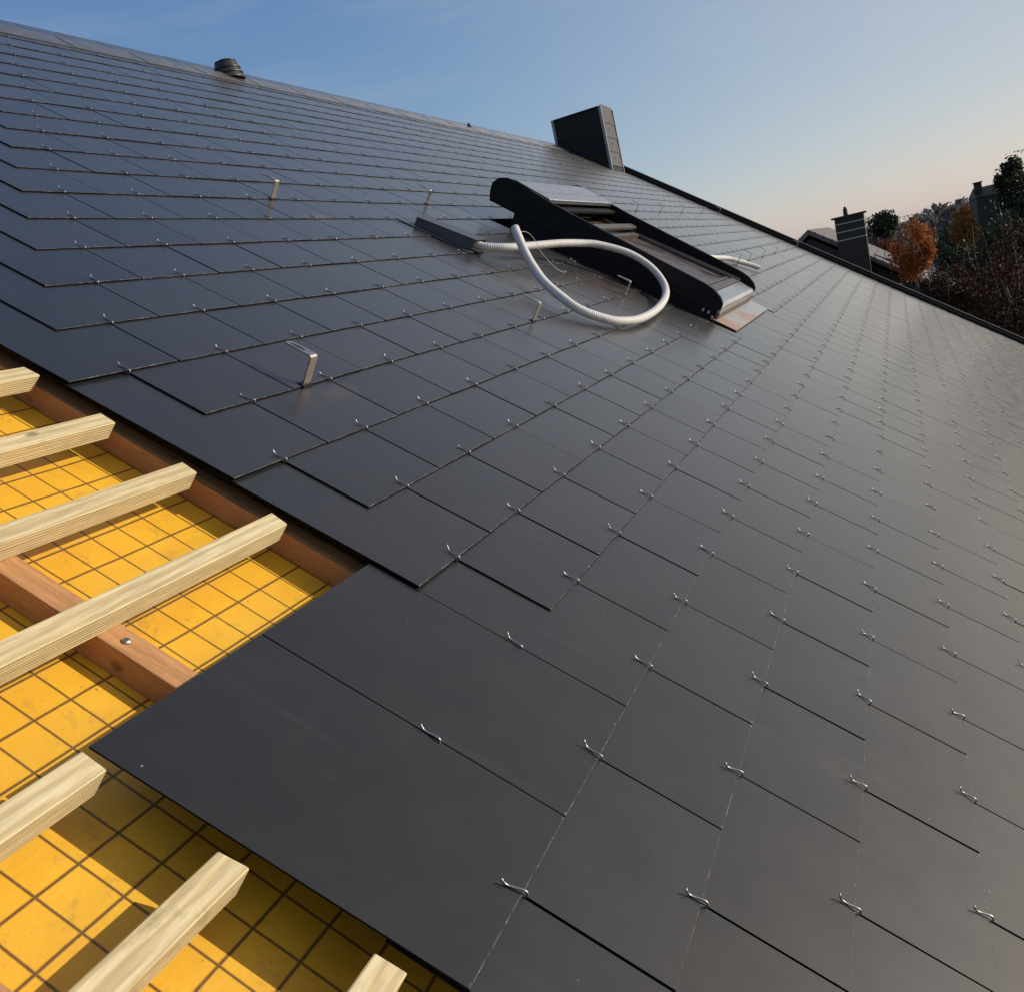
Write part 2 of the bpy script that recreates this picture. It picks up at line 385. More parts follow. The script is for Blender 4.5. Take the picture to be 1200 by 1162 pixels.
M['leaf_wood'] = leaf_material('haze_greyed_wood_leaves', [(0, (0.12, 0.115, 0.105)), (0.6, (0.17, 0.16, 0.145)), (1, (0.23, 0.21, 0.18))], 0.2)  # distance haze put into the leaf colour as a lighter grey
M['leaf_olive'] = leaf_material('olive_leaves', [(0, (0.022, 0.026, 0.014)), (0.6, (0.045, 0.050, 0.026)), (1, (0.085, 0.082, 0.045))], 0.2)

# ================================================================ the setting
gm = MB(); gm.box((-700, -700, -5.1), (1500, 700, -4.8))
tag(gm.build('ground', M['grass']), kind='structure')
# low wooded rise far off
hm = MB(); nx, ny = 14, 90
def hill_h(x, y):
    a = max(0.0, 1 - abs(x-190)/70.0)
    return -4.9 + a*(2.2 + 1.4*math.exp(-((y+10)/9.0)**2) + 0.5*math.sin(y*0.06) + 1.2*math.exp(-((y+70)/40)**2))
for i in range(nx):
    for j in range(ny): hm.v.append((115 + 150*i/(nx-1), -240 + 480*j/(ny-1), hill_h(115 + 150*i/(nx-1), -240 + 480*j/(ny-1))))
for i in range(nx-1):
    for j in range(ny-1):
        a = i*ny + j; hm.f.append((a, a+ny, a+ny+1, a+1)); hm.m.append(0)
tag(hm.build('hill', M['grass'], smooth=True), kind='structure')

# ================================================================ the house whose roof this is
U0, U1 = -3.2, 16.30                # roof ends along the ridge
RIDGE_W = 5.655                     # slope length from the zero line up to the ridge
EAVE_W = -17*E - 0.05
house = empty('house', (0, 0, -4.8), label='house carrying the dark slate roof, black verge trim along its far gable', cat='house')
rid = W(0, RIDGE_W, -0.02); eav = W(0, EAVE_W, -0.14)
hw = MB()
yb = 2*rid.y - eav.y
zt = eav.z - 0.02
hw.prism([(eav.y+0.35, -4.8), (yb-0.35, -4.8), (yb-0.35, zt), (rid.y, rid.z-0.34), (eav.y+0.35, zt)], U0+0.2, U1-0.1)
hw.build('wall', M['plaster'], house, mat=Matrix.Identity(4))
vt = MB()                            # black verge cover on the far gable
vt.box((U1-0.02, EAVE_W, -0.25), (U1+0.26, RIDGE_W+0.02, 0.050)); vt.box((U1+0.02, EAVE_W, 0.050), (U1+0.24, RIDGE_W+0.03, 0.085))
vt.build('verge_trim', M['black_metal'], house, mat=RX, bevel=0.008)
rb = MB()                            # the other slope behind the ridge
back = Matrix.Translation((0, rid.y, rid.z)) @ Matrix.Rotation(-PITCH, 4, 'X')
rb.box((U0, 0.0, -0.12), (U1+0.2, RIDGE_W - EAVE_W, -0.006))
rb.build('rear_slope', M['slate'], house, mat=back)
rc = MB()                            # ridge pieces folded over the top course, each lapping the next
x = U0
while x < U1 - 0.05:
    l = 0.74; xe = min(x + l, U1 - 0.02)
    a0, a1 = 0.0065, 0.0035
    w0 = RIDGE_W - 0.20 + random.uniform(-0.006, 0.006)
    rc.face([(x, w0, a0), (xe, w0, a1), (xe, RIDGE_W+0.006, a1+0.010), (x, RIDGE_W+0.006, a0+0.010)])
    rc.face([(x, w0, a0), (x, w0, a0-0.007), (xe, w0, a1-0.007), (xe, w0, a1)])
    rc.face([(x, w0, a0), (x, RIDGE_W+0.006, a0+0.010), (x, RIDGE_W+0.006, a0), (x, w0, a0-0.007)])
    bx = Vector((0, -0.25, -0.20))
    rc.face([(x, RIDGE_W+0.006, a0+0.010), (xe, RIDGE_W+0.006, a1+0.010), (xe, RIDGE_W+0.06, -0.16), (x, RIDGE_W+0.06, -0.16)])
    x += 0.70
rc.build('ridge_cap', M['slate_ridge'], house, mat=RX)
ud = MB()                            # boarding under the counter battens
ud.box((U0, EAVE_W, -0.135), (U1-0.03, RIDGE_W-0.05, -0.112))
tag(ud.build('underlay_board', M['underlay'], mat=RX), 'yellow underlay boarding printed with a dark square grid beneath the battens', 'underlay')

# ---- reddish counter battens running down the slope
HB = -0.055
cb_spots = [(-1.416, 'a'), (-0.877, 'b'), (-0.338, 'c'), (0.203, 'd'), (0.743, 'e')]
cb_lab = {'d': 'reddish counter batten with a bright screw, crossing the open yellow board under the pale battens',
          'e': 'reddish counter batten half hidden along the stepped edge of the slates',
          'c': 'reddish counter batten out on the open underlay, nearest the camera'}
for u, k in cb_spots:
    m = MB(); m.box((0, 0, 0), (0.054, RIDGE_W - 0.1 - EAVE_W, -HB*0+0.055))
    o = m.build('counter_batten', M['rafter'], mat=RM(u, EAVE_W, -0.1115), bevel=0.002)
    tag(o, cb_lab.get(k, 'reddish counter batten far out on the open underlay, %s beyond the sawn batten ends' % ('second' if k == 'b' else 'third')), 'counter batten', 'reddish counter battens down the slope')
# bright screw heads where the battens are fixed
def screw(u, w, lab):
    e = MB(); e.lathe([(0.0075, 0), (0.0075, 0.002), (0.005, 0.0042), (0.0016, 0.0046)], 14)
    for a in (0, math.pi/2): 
        c, s = math.cos(a), math.sin(a)
        e.face([(c*0.004-s*0.0007, s*0.004+c*0.0007, 0.00475), (-c*0.004-s*0.0007, -s*0.004+c*0.0007, 0.00475), (-c*0.004+s*0.0007, -s*0.004-c*0.0007, 0.00475), (c*0.004+s*0.0007, s*0.004-c*0.0007, 0.00475)], 1)
    tag(e.build('screw', [M['bracket'], M['hose_in']], mat=RM(u, w, HB-0.0005)), lab, 'screw')
screw(0.228, 3.155*E, 'bright screw head in the reddish counter batten just below a pale batten')

# ---- pale sawn battens along the courses
bat_lab = ['pale sawn batten reaching past the slate corner, lowest of all the bare battens',
           'pale batten with a clean sawn end, second up from the lowest',
           'pale batten with its end tucked beside the top corner of the big bare slate',
           'long pale batten crossing the reddish timber, first one above the big bare slate',
           'pale batten with a green stain, second above the big bare slate',
           'pale batten with a smooth face, third above the big bare slate',
           'pale batten end nearest the top of the opening, topmost at the photo edge']
def batten(k, u1, lab, u0=-2.6):
    wc = -(k - 0.414)*E; hw_ = 0.024
    m = MB(); n = 22
    prof = lambda: None
    rings = []
    rg = random.Random(k*13+5)
    for i in range(n+1):
        u = u0 + (u1-u0)*i/n
        j1, j2 = rg.uniform(-0.0007, 0.0007), rg.uniform(-0.0007, 0.0007)
        b = len(m.v); rings.append(b); c = 0.0022
        sk = 0.0 if i < n else rg.uniform(-0.004, 0.004)
        P = [(-hw_, -0.038), (hw_, -0.038), (hw_, -c), (hw_-c, j1), (-hw_+c, j2), (-hw_, -c)]
        for (y, z) in P: m.v.append((u + sk*(y/hw_) - (0.013 if i == n and z < -0.03 else 0), y + j1*0.6, z))
    for A, B in zip(rings, rings[1:]):
        for q in range(6):
            l = (q+1) % 6; m.f.append((A+q, A+l, B+l, B+q)); m.m.append(0)
    m.f.append(tuple(rings[0]+q for q in reversed(range(6)))); m.m.append(0)
    m.f.append(tuple(rings[-1]+q for q in range(6))); m.m.append(0)
    o = m.build('roof_batten', M['batten'], mat=RM(0, wc, -0.0165))
    return tag(o, lab, 'batten', 'pale roof battens across the opening')
for k, u1, li in ((0, -0.018, 0), (-1, -0.026, 1), (-2, -0.024, 2), (-3, 0.722, 3), (-4, 0.716, 4), (-5, 0.722, 5), (-6, 0.73, 6)):
    batten(k, u1, bat_lab[li])
for k, u1 in ((1, -0.02), (2, -0.022)): batten(k, u1, 'pale batten below the lowest visible one, %s' % ('next down' if k == 1 else 'farthest down'))

# ================================================================ slates and hooks
T = 0.0047                           # slate thickness plus play
TH = 0.0037
L = 2.5*E
WIN = (5.30, 7.02, 0.56, 2.34)       # roof window opening: u0, u1, w0, w1
rows = list(range(-22, 18))
def row_start(k):
    if k >= 0: return 0 if k % 2 == 0 else -1
    if k >= -8: return {-1:5,-2:4,-3:5,-4:4,-5:5,-6:4,-7:5,-8:6}[k]
    return -k - 2
J1 = int(U1/HW)                      # 88
slates = []                          # (k, j0, u0, u1)
for k in rows:
    j = row_start(k)
    while j < J1:
        u0, u1 = j*HW, min((j+2)*HW, U1 - 0.015)
        w0, w1 = -k*E, (-k+1)*E
        if k > 0 and j < 0: u0 = 0.0         # half slate at the straight open edge
        segs = [(u0, u1)]
        if w1 > WIN[2]+0.1 and w0 < WIN[3]-0.1:
            segs = []
            if u0 < WIN[0]: segs.append((u0, min(u1, WIN[0])))
            if u1 > WIN[1]: segs.append((max(u0, WIN[1]), u1))
        for a, b in segs:
            if b - a > 0.035: slates.append((k, j, a, b))
        j += 2
def project(u, w, h=0.0):
    q = (u - CAM_UVN[0], -w - CAM_UVN[1], -(h - CAM_UVN[2]))
    X = [sum(r[i]*q[i] for i in range(3)) for r in ROWS]
    if X[2] < 0.05: return None
    return X[0]/X[2]*FOC + PX_W/2, X[1]/X[2]*FOC + PX_H/2
def clip_area(poly):
    for ax, lim, sg in ((0, 0, 1), (0, PX_W, -1), (1, 0, 1), (1, PX_H, -1)):
        out = []
        for i in range(len(poly)):
            p, q = poly[i], poly[(i+1) % len(poly)]
            dp, dq = (p[ax]-lim)*sg, (q[ax]-lim)*sg
            if dp >= 0: out.append(p)
            if dp*dq < 0:
                t = dp/(dp-dq); out.append((p[0]+(q[0]-p[0])*t, p[1]+(q[1]-p[1])*t))
        poly = out
        if len(poly) < 3: return 0.0
    return abs(sum(poly[i][0]*poly[(i+1) % len(poly)][1] - poly[(i+1) % len(poly)][0]*poly[i][1] for i in range(len(poly))))/2
def seen_area(k, a, b, bare):
    d = L if bare else E
    P = [project(a, -k*E), project(b, -k*E), project(b, -k*E+d), project(a, -k*E+d)]
    if None in P: return 0.0
    return clip_area(P)
area = {s: seen_area(s[0], s[2], s[3], s[0] == 0 and s[1] < 4) for s in slates}
top300 = set(sorted([s for s in slates if area[s] > 0], key=lambda s: -area[s])[:300])

def slate_geo(m, w, rg, fine, l=L):
    """one fibre-cement slate: bottom edge at y = 0, top face at z = 0; worn chamfer along the bottom edge"""
    n = 26 if fine else 1
    c = 0.0011
    xs = [w*i/n for i in range(n+1)]
    cy = [c*(1 + (rg.uniform(-0.45, 0.9) if fine else 0.15)) for _ in xs]
    by = [(rg.uniform(0, 0.0006) if fine else 0) for _ in xs]
    b = len(m.v)
    N1 = n + 1
    m.v += [(x, y, 0) for x, y in zip(xs, cy)]                        # top edge of chamfer
    m.v += [(x, y, -c*0.8) for x, y in zip(xs, by)]                   # nose
    m.v += [(x, y+0.0003, -TH) for x, y in zip(xs, by)]               # underside front
    m.v += [(0, l, 0), (w, l, 0), (0, l, -TH), (w, l, -TH)]
    t = b + 3*N1
    m.f.append(tuple([b+i for i in range(N1)] + [t+1, t])); m.m.append(0)
    m.f.append(tuple([b+2*N1+i for i in reversed(range(N1))] + [t+2, t+3])); m.m.append(0)
    for i in range(n):
        m.f.append((b+N1+i, b+N1+i+1, b+i+1, b+i)); m.m.append(1)
        m.f.append((b+2*N1+i, b+2*N1+i+1, b+N1+i+1, b+N1+i)); m.m.append(2)
    m.f.append((b+N1, b, t, t+2, b+2*N1)); m.m.append(2)
    m.f.append((b+N1+n, b+2*N1+n, t+3, t+1, b+n)); m.m.append(2)
    m.f.append((t, t+1, t+3, t+2)); m.m.append(0)
    if fine:                                                          # chips knocked out of the edge
        for q in range(rg.choice((0, 1, 1, 2, 3))):
            cx = rg.choice((rg.uniform(0.01, w-0.01), w - 0.006, 0.006)); cw = rg.uniform(0.0015, 0.0055); dp = rg.uniform(0.0012, 0.0038)
            xs_ = [max(0.0002, min(w-0.0002, cx + f*cw)) for f in (-1, -0.55, 0.1, 0.6, 1)]
            i = len(m.v)
            m.v += [(xs_[0], c*1.9, 0.00015), (xs_[1], c*1.9 + dp*0.8, 0.00015), (xs_[2], c*1.9 + dp*rg.uniform(0.6, 1.1), 0.00015), (xs_[3], c*1.9 + dp*0.55, 0.00015), (xs_[4], c*1.9, 0.00015)]
            m.f.append((i, i+4, i+3, i+2, i+1)); m.m.append(3)

def slate_frame(k, a, b, rg):
    gap = rg.uniform(0.0040, 0.0068) if rg.random() < 0.80 else rg.uniform(0.0075, 0.012)
    if k == 0 and a < 0.7: gap = 0.0034
    lo = rg.uniform(-0.0016, 0.0016)
    yaw = rg.uniform(-0.0024, 0.0024); tilt = -T/E*1.0 + rg.uniform(-0.0022, 0.0004); roll = rg.uniform(-0.0024, 0.0024)
    lift = rg.uniform(0, 0.0006)
    mt = Matrix.Translation((a + gap*0.5, -k*E + lo, lift)) @ Matrix.Rotation(tilt, 4, 'X') @ Matrix.Rotation(roll, 4, 'Y') @ Matrix.Rotation(yaw, 4, 'Z')
    return mt, (b - a) - gap
CORNER = 'the bare corner slate'
def course_words(k):
    if k == 0: return "level with the two bare slates"
    return "%s course%s %s %s" % (CARD[abs(k)], '' if abs(k) == 1 else 's', 'above' if k < 0 else 'below', CORNER)
by_row = {}
for s in slates: by_row.setdefault(s[0], []).append(s)
stuff = MB()
MAXM = {}
for s in slates:
    k, j, a, b = s
    rg = random.Random(k*1009 + j*31 + int(a*100))
    mt, w = slate_frame(k, a, b, rg)
    if s in top300:
        m = MB(); slate_geo(m, w, rg, area[s] > 900)
        if (k, j) == (0, 0): m.v = [(p[0] - (0.016*p[1]/L if p[0] < 1e-6 else 0), p[1], p[2]) for p in m.v]    # cut a little out of square
        o = m.build('roof_slate', [M['slate'], M['slate_edge'], M['slate_nose'], M['chip']], mat=RX @ mt)
        ins = [q for q in by_row[k] if area[q] > 0]
        n = ins.index(s) + 1
        if (k, j) == (0, 0): lab = 'largest fully bare charcoal slate, at the open corner over the sawn batten ends'
        elif (k, j) == (0, 2): lab = 'bare charcoal slate beside the corner one, its top edge against the open yellow board'
        elif k >= 1: lab = 'charcoal slate, %s up from lower photo edge, %s' % (ordinal(n), course_words(k))
        elif k == 0: lab = 'charcoal slate, %s from the batten opening, %s' % (ordinal(n), course_words(k))
        else: lab = 'charcoal slate, %s from the batten opening, %s' % (ordinal(n), course_words(k))
        tag(o, lab, 'slate', 'charcoal slates laid near the camera')
    else:
        i = len(stuff.v); slate_geo(stuff, w, rg, False)
        stuff.v[i:] = [tuple(mt @ Vector(p)) for p in stuff.v[i:]]
tag(stuff.build('roof_slates', [M['slate'], M['slate_edge'], M['slate_nose'], M['chip']], mat=RX), 'charcoal slates of the far and upper roof, in half-bonded courses up to the ridge', 'slates', kind='stuff')

# wire hooks: out of the joint, round the slate's bottom edge, flat on its face, tip turned up
HOOK = [(0.030, -0.0062), (0.004, -0.0060), (-0.0040, -0.0052), (-0.0072, -0.0022), (-0.0078, 0.0018), (-0.0055, 0.0048), (-0.0010, 0.0058), (0.006, 0.0050), (0.014, 0.0034), (0.021, 0.0023), (0.027, 0.0028), (0.0325, 0.0062), (0.0360, 0.0100)]
def hook_geo(m, sides, pts, dx=0.0):
    m.tube([(dx*max(0, y)/0.036, y, z) for y, z in pts], 0.0019, sides, rfun=lambda i: 0.0019 if i < len(pts)-1 else 0.0015)
hook_var = []
for dx, zs, ys in ((-0.005, 1.0, 1.0), (-0.002, 0.8, 1.06), (0.0, 1.15, 0.94), (0.003, 1.3, 1.0), (0.006, 0.9, 1.1), (-0.008, 1.05, 0.9)):
    m = MB(); hook_geo(m, 7, [(y*(ys if y > 0 else 1), z*(zs if (z > 0 and y > 0.02) else 1)) for y, z in HOOK], dx); hook_var.append(m.mesh('slate_hook', M['steel'], True))
hooks = []
for (k, j, a, b) in slates:
    uc = (j+1)*HW
    if a - 1e-6 <= uc - 0.03 and uc + 0.03 <= b: hooks.append((k, j+1, uc))
hooks += [(-1, 2, 2*HW), (-1, 4, 4*HW)]
hooks.sort()
def hook_px(h):
    p, q = project(h[2], -h[0]*E), project(h[2], -h[0]*E+0.035)
    if not p or not q or not (0 <= p[0] <= PX_W and 0 <= p[1] <= PX_H): return 0
    return math.hypot(p[0]-q[0], p[1]-q[1])
hs = {h: hook_px(h) for h in hooks}
htop = set(sorted([h for h in hooks if hs[h] > 0], key=lambda h: -hs[h])[:300])
hrow = {}
for h in hooks:
    if hs[h] > 0: hrow.setdefault(h[0], []).append(h)
hm_ = MB()
for h in hooks:
    k, j, u = h
    rg = random.Random(k*77 + j*5 + 3)
    mt = Matrix.Translation((u + rg.uniform(-0.002, 0.002), -k*E + rg.uniform(-0.0008, 0.0008), 0)) @ Matrix.Rotation(rg.gauss(0, 0.10), 4, 'Z')
    if k == -1 and j in (2, 4): mt = Matrix.Translation((0, 0, -0.0052)) @ mt
    if h in htop:
        o = bpy.data.objects.new('slate_hook', rg.choice(hook_var)); COL.objects.link(o); o.matrix_world = RX @ mt
        n = hrow[k].index(h) + 1
        if k == -1 and j == 2: lab = 'lone steel hook midway along the joint between the two bare slates'
        elif k == -1 and j == 4: lab = 'lone steel hook on the bare joint just below the stepped slate corner'
        elif k >= 1: lab = 'steel wire hook, %s up from lower photo edge, %s' % (ordinal(n), course_words(k))
        elif k == 0: lab = 'steel hook, %s from the batten opening, %s' % (ordinal(n), course_words(k))
        else: lab = 'steel wire hook, %s from the batten opening, %s' % (ordinal(n), course_words(k))
        tag(o, lab, 'slate hook', 'steel hooks holding the near slates')
    else:
        i = len(hm_.v); hook_geo(hm_, 4, HOOK[1:12:2] + HOOK[12:], 0)
        hm_.v[i:] = [tuple(mt @ Vector(p)) for p in hm_.v[i:]]
tag(hm_.build('slate_hooks', M['steel'], mat=RX, smooth=True), 'tiny steel hooks dotted along the far slate courses', 'slate hooks', kind='stuff')

# ================================================================ roof brackets
def rounded_path(h, l, r, n=6):
    P = [(0.0, -0.004), (0.0, h - r)]
    for i in range(1, n+1):
        a = math.pi/2*i/n; P.append((r - r*math.cos(a), h - r + r*math.sin(a)))
    P.append((l, h)); return P
def bracket_mesh():
    wd, th, h, l = 0.034, 0.005, 0.094, 0.098
    arm = MB(); P = rounded_path(h, 0.030, 0.011)
    def off(P, d):
        out = []
        for i, p in enumerate(P):
            a, b = P[max(i-1, 0)], P[min(i+1, len(P)-1)]
            tx, ty = b[0]-a[0], b[1]-a[1]; q = math.hypot(tx, ty); out.append((p[0] + ty/q*d, p[1] - tx/q*d))
        return out
    O = off(P, th)
    n = len(P)
    for i in range(n-1):
        arm.face([(-wd/2, *P[i]), (wd/2, *P[i]), (wd/2, *P[i+1]), (-wd/2, *P[i+1])])
        arm.face([(wd/2, *O[i]), (-wd/2, *O[i]), (-wd/2, *O[i+1]), (wd/2, *O[i+1])])
        arm.face([(-wd/2, *P[i]), (-wd/2, *P[i+1]), (-wd/2, *O[i+1]), (-wd/2, *O[i])])
        arm.face([(wd/2, *P[i]), (wd/2, *O[i]), (wd/2, *O[i+1]), (wd/2, *P[i+1])])
    # slotted, round-ended arm
    z1, z0 = h, h - th
    sw, s0, s1 = 0.0055, 0.030, 0.084
    outer, inner = [], []
    N = 10
    outer += [(wd/2, 0.030)]
    for i in range(N+1):
        a = math.pi*i/N; outer.append((wd/2*math.cos(a), l - wd/2 + wd/2*math.sin(a)))
    outer += [(-wd/2, 0.030)]
    inner += [(sw, s0+0.006)]
    for i in range(N+1):
        a = math.pi*i/N; inner.append((sw*math.cos(a), s1 - sw + sw*math.sin(a)))
    inner += [(-sw, s0+0.006)]
    zz = lambda p, z: (p[0], p[1], z)
    zt_, zb_ = P[-1][1], O[-1][1]
    hi_, lo_ = max(zt_, zb_), min(zt_, zb_)
    for i in range(len(outer)-1):
        arm.face([zz(outer[i], hi_), zz(outer[i+1], hi_), zz(inner[i+1], hi_), zz(inner[i], hi_)])
        arm.face([zz(outer[i], lo_), zz(inner[i], lo_), zz(inner[i+1], lo_), zz(outer[i+1], lo_)])
        arm.face([zz(outer[i], lo_), zz(outer[i+1], lo_), zz(outer[i+1], hi_), zz(outer[i], hi_)])
        arm.face([zz(inner[i], hi_), zz(inner[i+1], hi_), zz(inner[i+1], lo_), zz(inner[i], lo_)])
    arm.face([(-wd/2, 0.030, hi_), (-sw, s0+0.006, hi_), (sw, s0+0.006, hi_), (wd/2, 0.030, hi_)])
    arm.face([(-wd/2, 0.030, lo_), (wd/2, 0.030, lo_), (sw, s0+0.006, lo_), (-sw, s0+0.006, lo_)])
    foot = MB(); foot.prism([(-0.007, -0.0055), (0.020, -0.0055), (0.020, 0.0005), (0.006, 0.004), (-0.006, 0.0025)], -0.023, 0.023)
    return arm.mesh('strap', M['bracket']), foot.mesh('rubber_collar', M['black_metal'])
bm_arm, bm_foot = bracket_mesh()
br_lab = {(7.35, -5): 'big steel bracket with a slotted arm, nearest the batten opening',
          (16.9, -11): 'steel bracket high on the left roof, above and beyond the nearest one',
          (25.9, -11): 'small steel bracket up-roof of the black cable duct',
          (17.35, -5): 'steel bracket standing before the white hose loop',
          (26.15, -5): 'steel bracket seen through the white hose loop'}
far = [55.4, 62.2, 69.6, 77.8, 86.3]
spots = list(br_lab) + [(j, -11) for j in far] + [(j, -5) for j in far]
for j, k in spots:
    if (j, k) in br_lab: lab = br_lab[(j, k)]
    else:
        lab = 'thin steel bracket %s the roof window, %s along the %s row' % ('beyond', ordinal(far.index(j)+1), 'upper' if k == -11 else 'lower')
    b = empty('roof_bracket', W(j*HW, -k*E, 0), True, label=lab, cat='bracket', group='steel roof brackets')
    for nm, me in (('strap', bm_arm), ('rubber_collar', bm_foot)):
        o = bpy.data.objects.new(nm, me); COL.objects.link(o); o.parent = b

# ================================================================ roof window
wu0, wu1 = 5.345, 6.955
win = empty('roof_window', W(wu0, 0.73, 0), True, label='black roof window with deep side cheeks, curved hood and dusty pane', cat='roof window')
def wpart(m, name, mat, bevel=0, smooth=False, parent=win):
    o = m.build(name, mat, smooth=smooth, bevel=bevel); o.parent = parent
    if parent is win: o.matrix_parent_inverse = Matrix.Translation((-wu0, -0.73, 0))
    return o
CH = [(2.336, 0.100), (2.502, 0.108), (2.522, 0.166), (2.526, 0.225), (2.495, 0.272), (2.440, 0.295), (2.360, 0.302), (2.270, 0.293), (2.205, 0.281), (2.140, 0.271), (1.914, 0.254), (1.679, 0.242), (1.429, 0.229), (1.10, 0.212), (0.865, 0.200), (0.790, 0.186), (0.735, 0.160), (0.704, 0.128), (0.700, 0.095), (0.722, 0.060), (0.80, 0.055), (1.5, 0.085)]
for side, (x0, x1) in enumerate(((wu0, wu0+0.035), (wu1-0.035, wu1))):
    m = MB(); m.prism(CH, x0, x1); wpart(m, 'side_cheek', M['black_metal'], 0.004)
m = MB()
for x0, x1 in ((wu0+0.012, wu0+0.045), (wu1-0.045, wu1-0.012)):
    m.prism([(0.722, -0.02), (2.285, -0.02), (2.30, 0.125), (1.5, 0.11), (0.80, 0.075), (0.735, 0.07)], x0, x1)
m.box((wu0+0.045, 2.23, -0.02), (wu1-0.045, 2.285, 0.22))
wpart(m, 'kerb', M['black_metal'])
hood = [(2.335, 0.115), (2.490, 0.120), (2.508, 0.17), (2.512, 0.222), (2.483, 0.266), (2.436, 0.288), (2.360, 0.296), (2.270, 0.288), (2.180, 0.279), (2.100, 0.272), (2.092, 0.250), (2.12, 0.236), (2.30, 0.235)]
m = MB(); m.prism(hood, wu0+0.0355, wu1-0.0355); wpart(m, 'hood', M['grey_metal'], 0.004)
m = MB(); m.prism([(2.20, 0.288), (2.098, 0.279), (2.093, 0.274), (2.20, 0.283)], wu0+0.036, wu1-0.036); m.prism([(2.205, 0.288), (2.37, 0.3035), (2.37, 0.2975), (2.205, 0.283)], wu0+0.036, wu1-0.036)
wpart(m, 'hood_cover', M['light_alu'])
m = MB()
for w0, w1, h0, h1 in ((2.03, 2.10, 0.205, 0.228),):
    m.box((wu0+0.05, w0, h0), (wu1-0.05, w1, h1))
wpart(m, 'shutter_box', M['black_metal'], 0.004)
m = MB(); m.prism([(1.80, 0.168), (1.86, 0.172), (1.865, 0.196), (1.80, 0.192)], wu0+0.09, wu1-0.09); wpart(m, 'roller_bar', M['dark_alu'], 0.005)
m = MB()                            # sash frame and its stepped rails
for x0, x1, h in ((wu0+0.05, wu0+0.085, 0.150), (wu0+0.095, wu0+0.125, 0.138), (wu0+0.135, wu0+0.155, 0.146), (wu1-0.085, wu1-0.05, 0.150), (wu1-0.125, wu1-0.095, 0.138), (wu1-0.155, wu1-0.135, 0.146)):
    m.box((x0, 0.84, 0.06), (x1, 2.225, h))
m.box((wu0+0.05, 0.84, 0.058), (wu1-0.05, 0.90, 0.140)); m.box((wu0+0.16, 0.92, 0.058), (wu1-0.16, 0.945, 0.132)); m.box((wu0+0.16, 1.74, 0.058), (wu1-0.16, 1.79, 0.150))
fr = wpart(m, 'sash_frame', M['dark_alu'], 0.002)
m = MB(); m.box((wu0+0.14, 0.93, 0.05), (wu1-0.14, 2.22, 0.118)); wpart(m, 'glass_pane', M['glass'])
m = MB(); m.prism([(0.700, 0.052), (0.845, 0.052), (0.838, 0.128), (0.725, 0.115), (0.700, 0.095)], wu0+0.036, wu1-0.036); wpart(m, 'sill_cover', M['light_alu'], 0.006)
m = MB(); m.box((wu0+0.04, 0.700, -0.012), (wu1-0.04, 0.725, 0.051)); wpart(m, 'front_flashing', M['dark_alu'], 0.003)
m = MB(); ny_ = 1
m.prism([(0.545, 0.0045), (0.547, 0.008), (0.72, 0.0125), (0.735, 0.030), (0.742, 0.030), (0.735, 0.006)], 0, wu1 + 0.05 - wu0); ap = m.build('apron_flashing', M['flashing']); ap.parent = win; ap.matrix_parent_inverse = Matrix.Translation((0, -0.73, 0))
m = MB()
for x in (wu0+0.02, wu1-0.02):
    for w in (0.76, 0.80): m.box((x-0.012, w, 0.03), (x+0.012, w+0.014, 0.05))
m.box((wu1-0.05, 0.690, 0.045), (wu1-0.025, 0.703, 0.06)); m.box((wu0+0.025, 0.690, 0.045), (wu0+0.05, 0.703, 0.06))
wpart(m, 'latch', M['light_alu'])

# ---- black cable duct hood
du, dw0, dw1 = 4.005, 1.955, 2.335
duct = empty('cable_duct', W(du, dw0, 0), True, label='low black cable duct on the slates with white hose coming out', cat='cable duct')
m = MB()
H0, H1, wd = 0.072, 0.048, 0.155
x0, x1 = 0, wd
yb_, yt = 0, dw1-dw0
for (a, b) in (((x0, 0.003), (x0, 0)),): pass
tk = 0.004
m.prism([(yb_, 0.001), (yt, 0.001), (yt, H1), (yb_, H0)], 0, tk); m.prism([(yb_, 0.001), (yt, 0.001), (yt, H1), (yb_, H0)], wd-tk, wd)
m.prism([(yb_-0.006, H0), (yb_-0.006, H0+tk), (yt, H1+tk), (yt, H1)], -0.004, wd+0.004)
m.prism([(yt, 0.001), (yt+tk, 0.001), (yt+tk, H1+tk), (yt, H1+tk)], 0, wd)
o = m.build('cover', M['grey_metal'], duct)
m = MB(); m.box((0.0045, yb_+0.015, 0.0008), (wd-0.0045, yt, 0.0028)); m.build('throat', M['hose_in'], duct)
m = MB(); m.box((-0.05, yb_-0.01, 0.0028), (wd+0.03, yt+0.10, 0.0040)); m.build('base_flange', M['grey_metal'], duct)

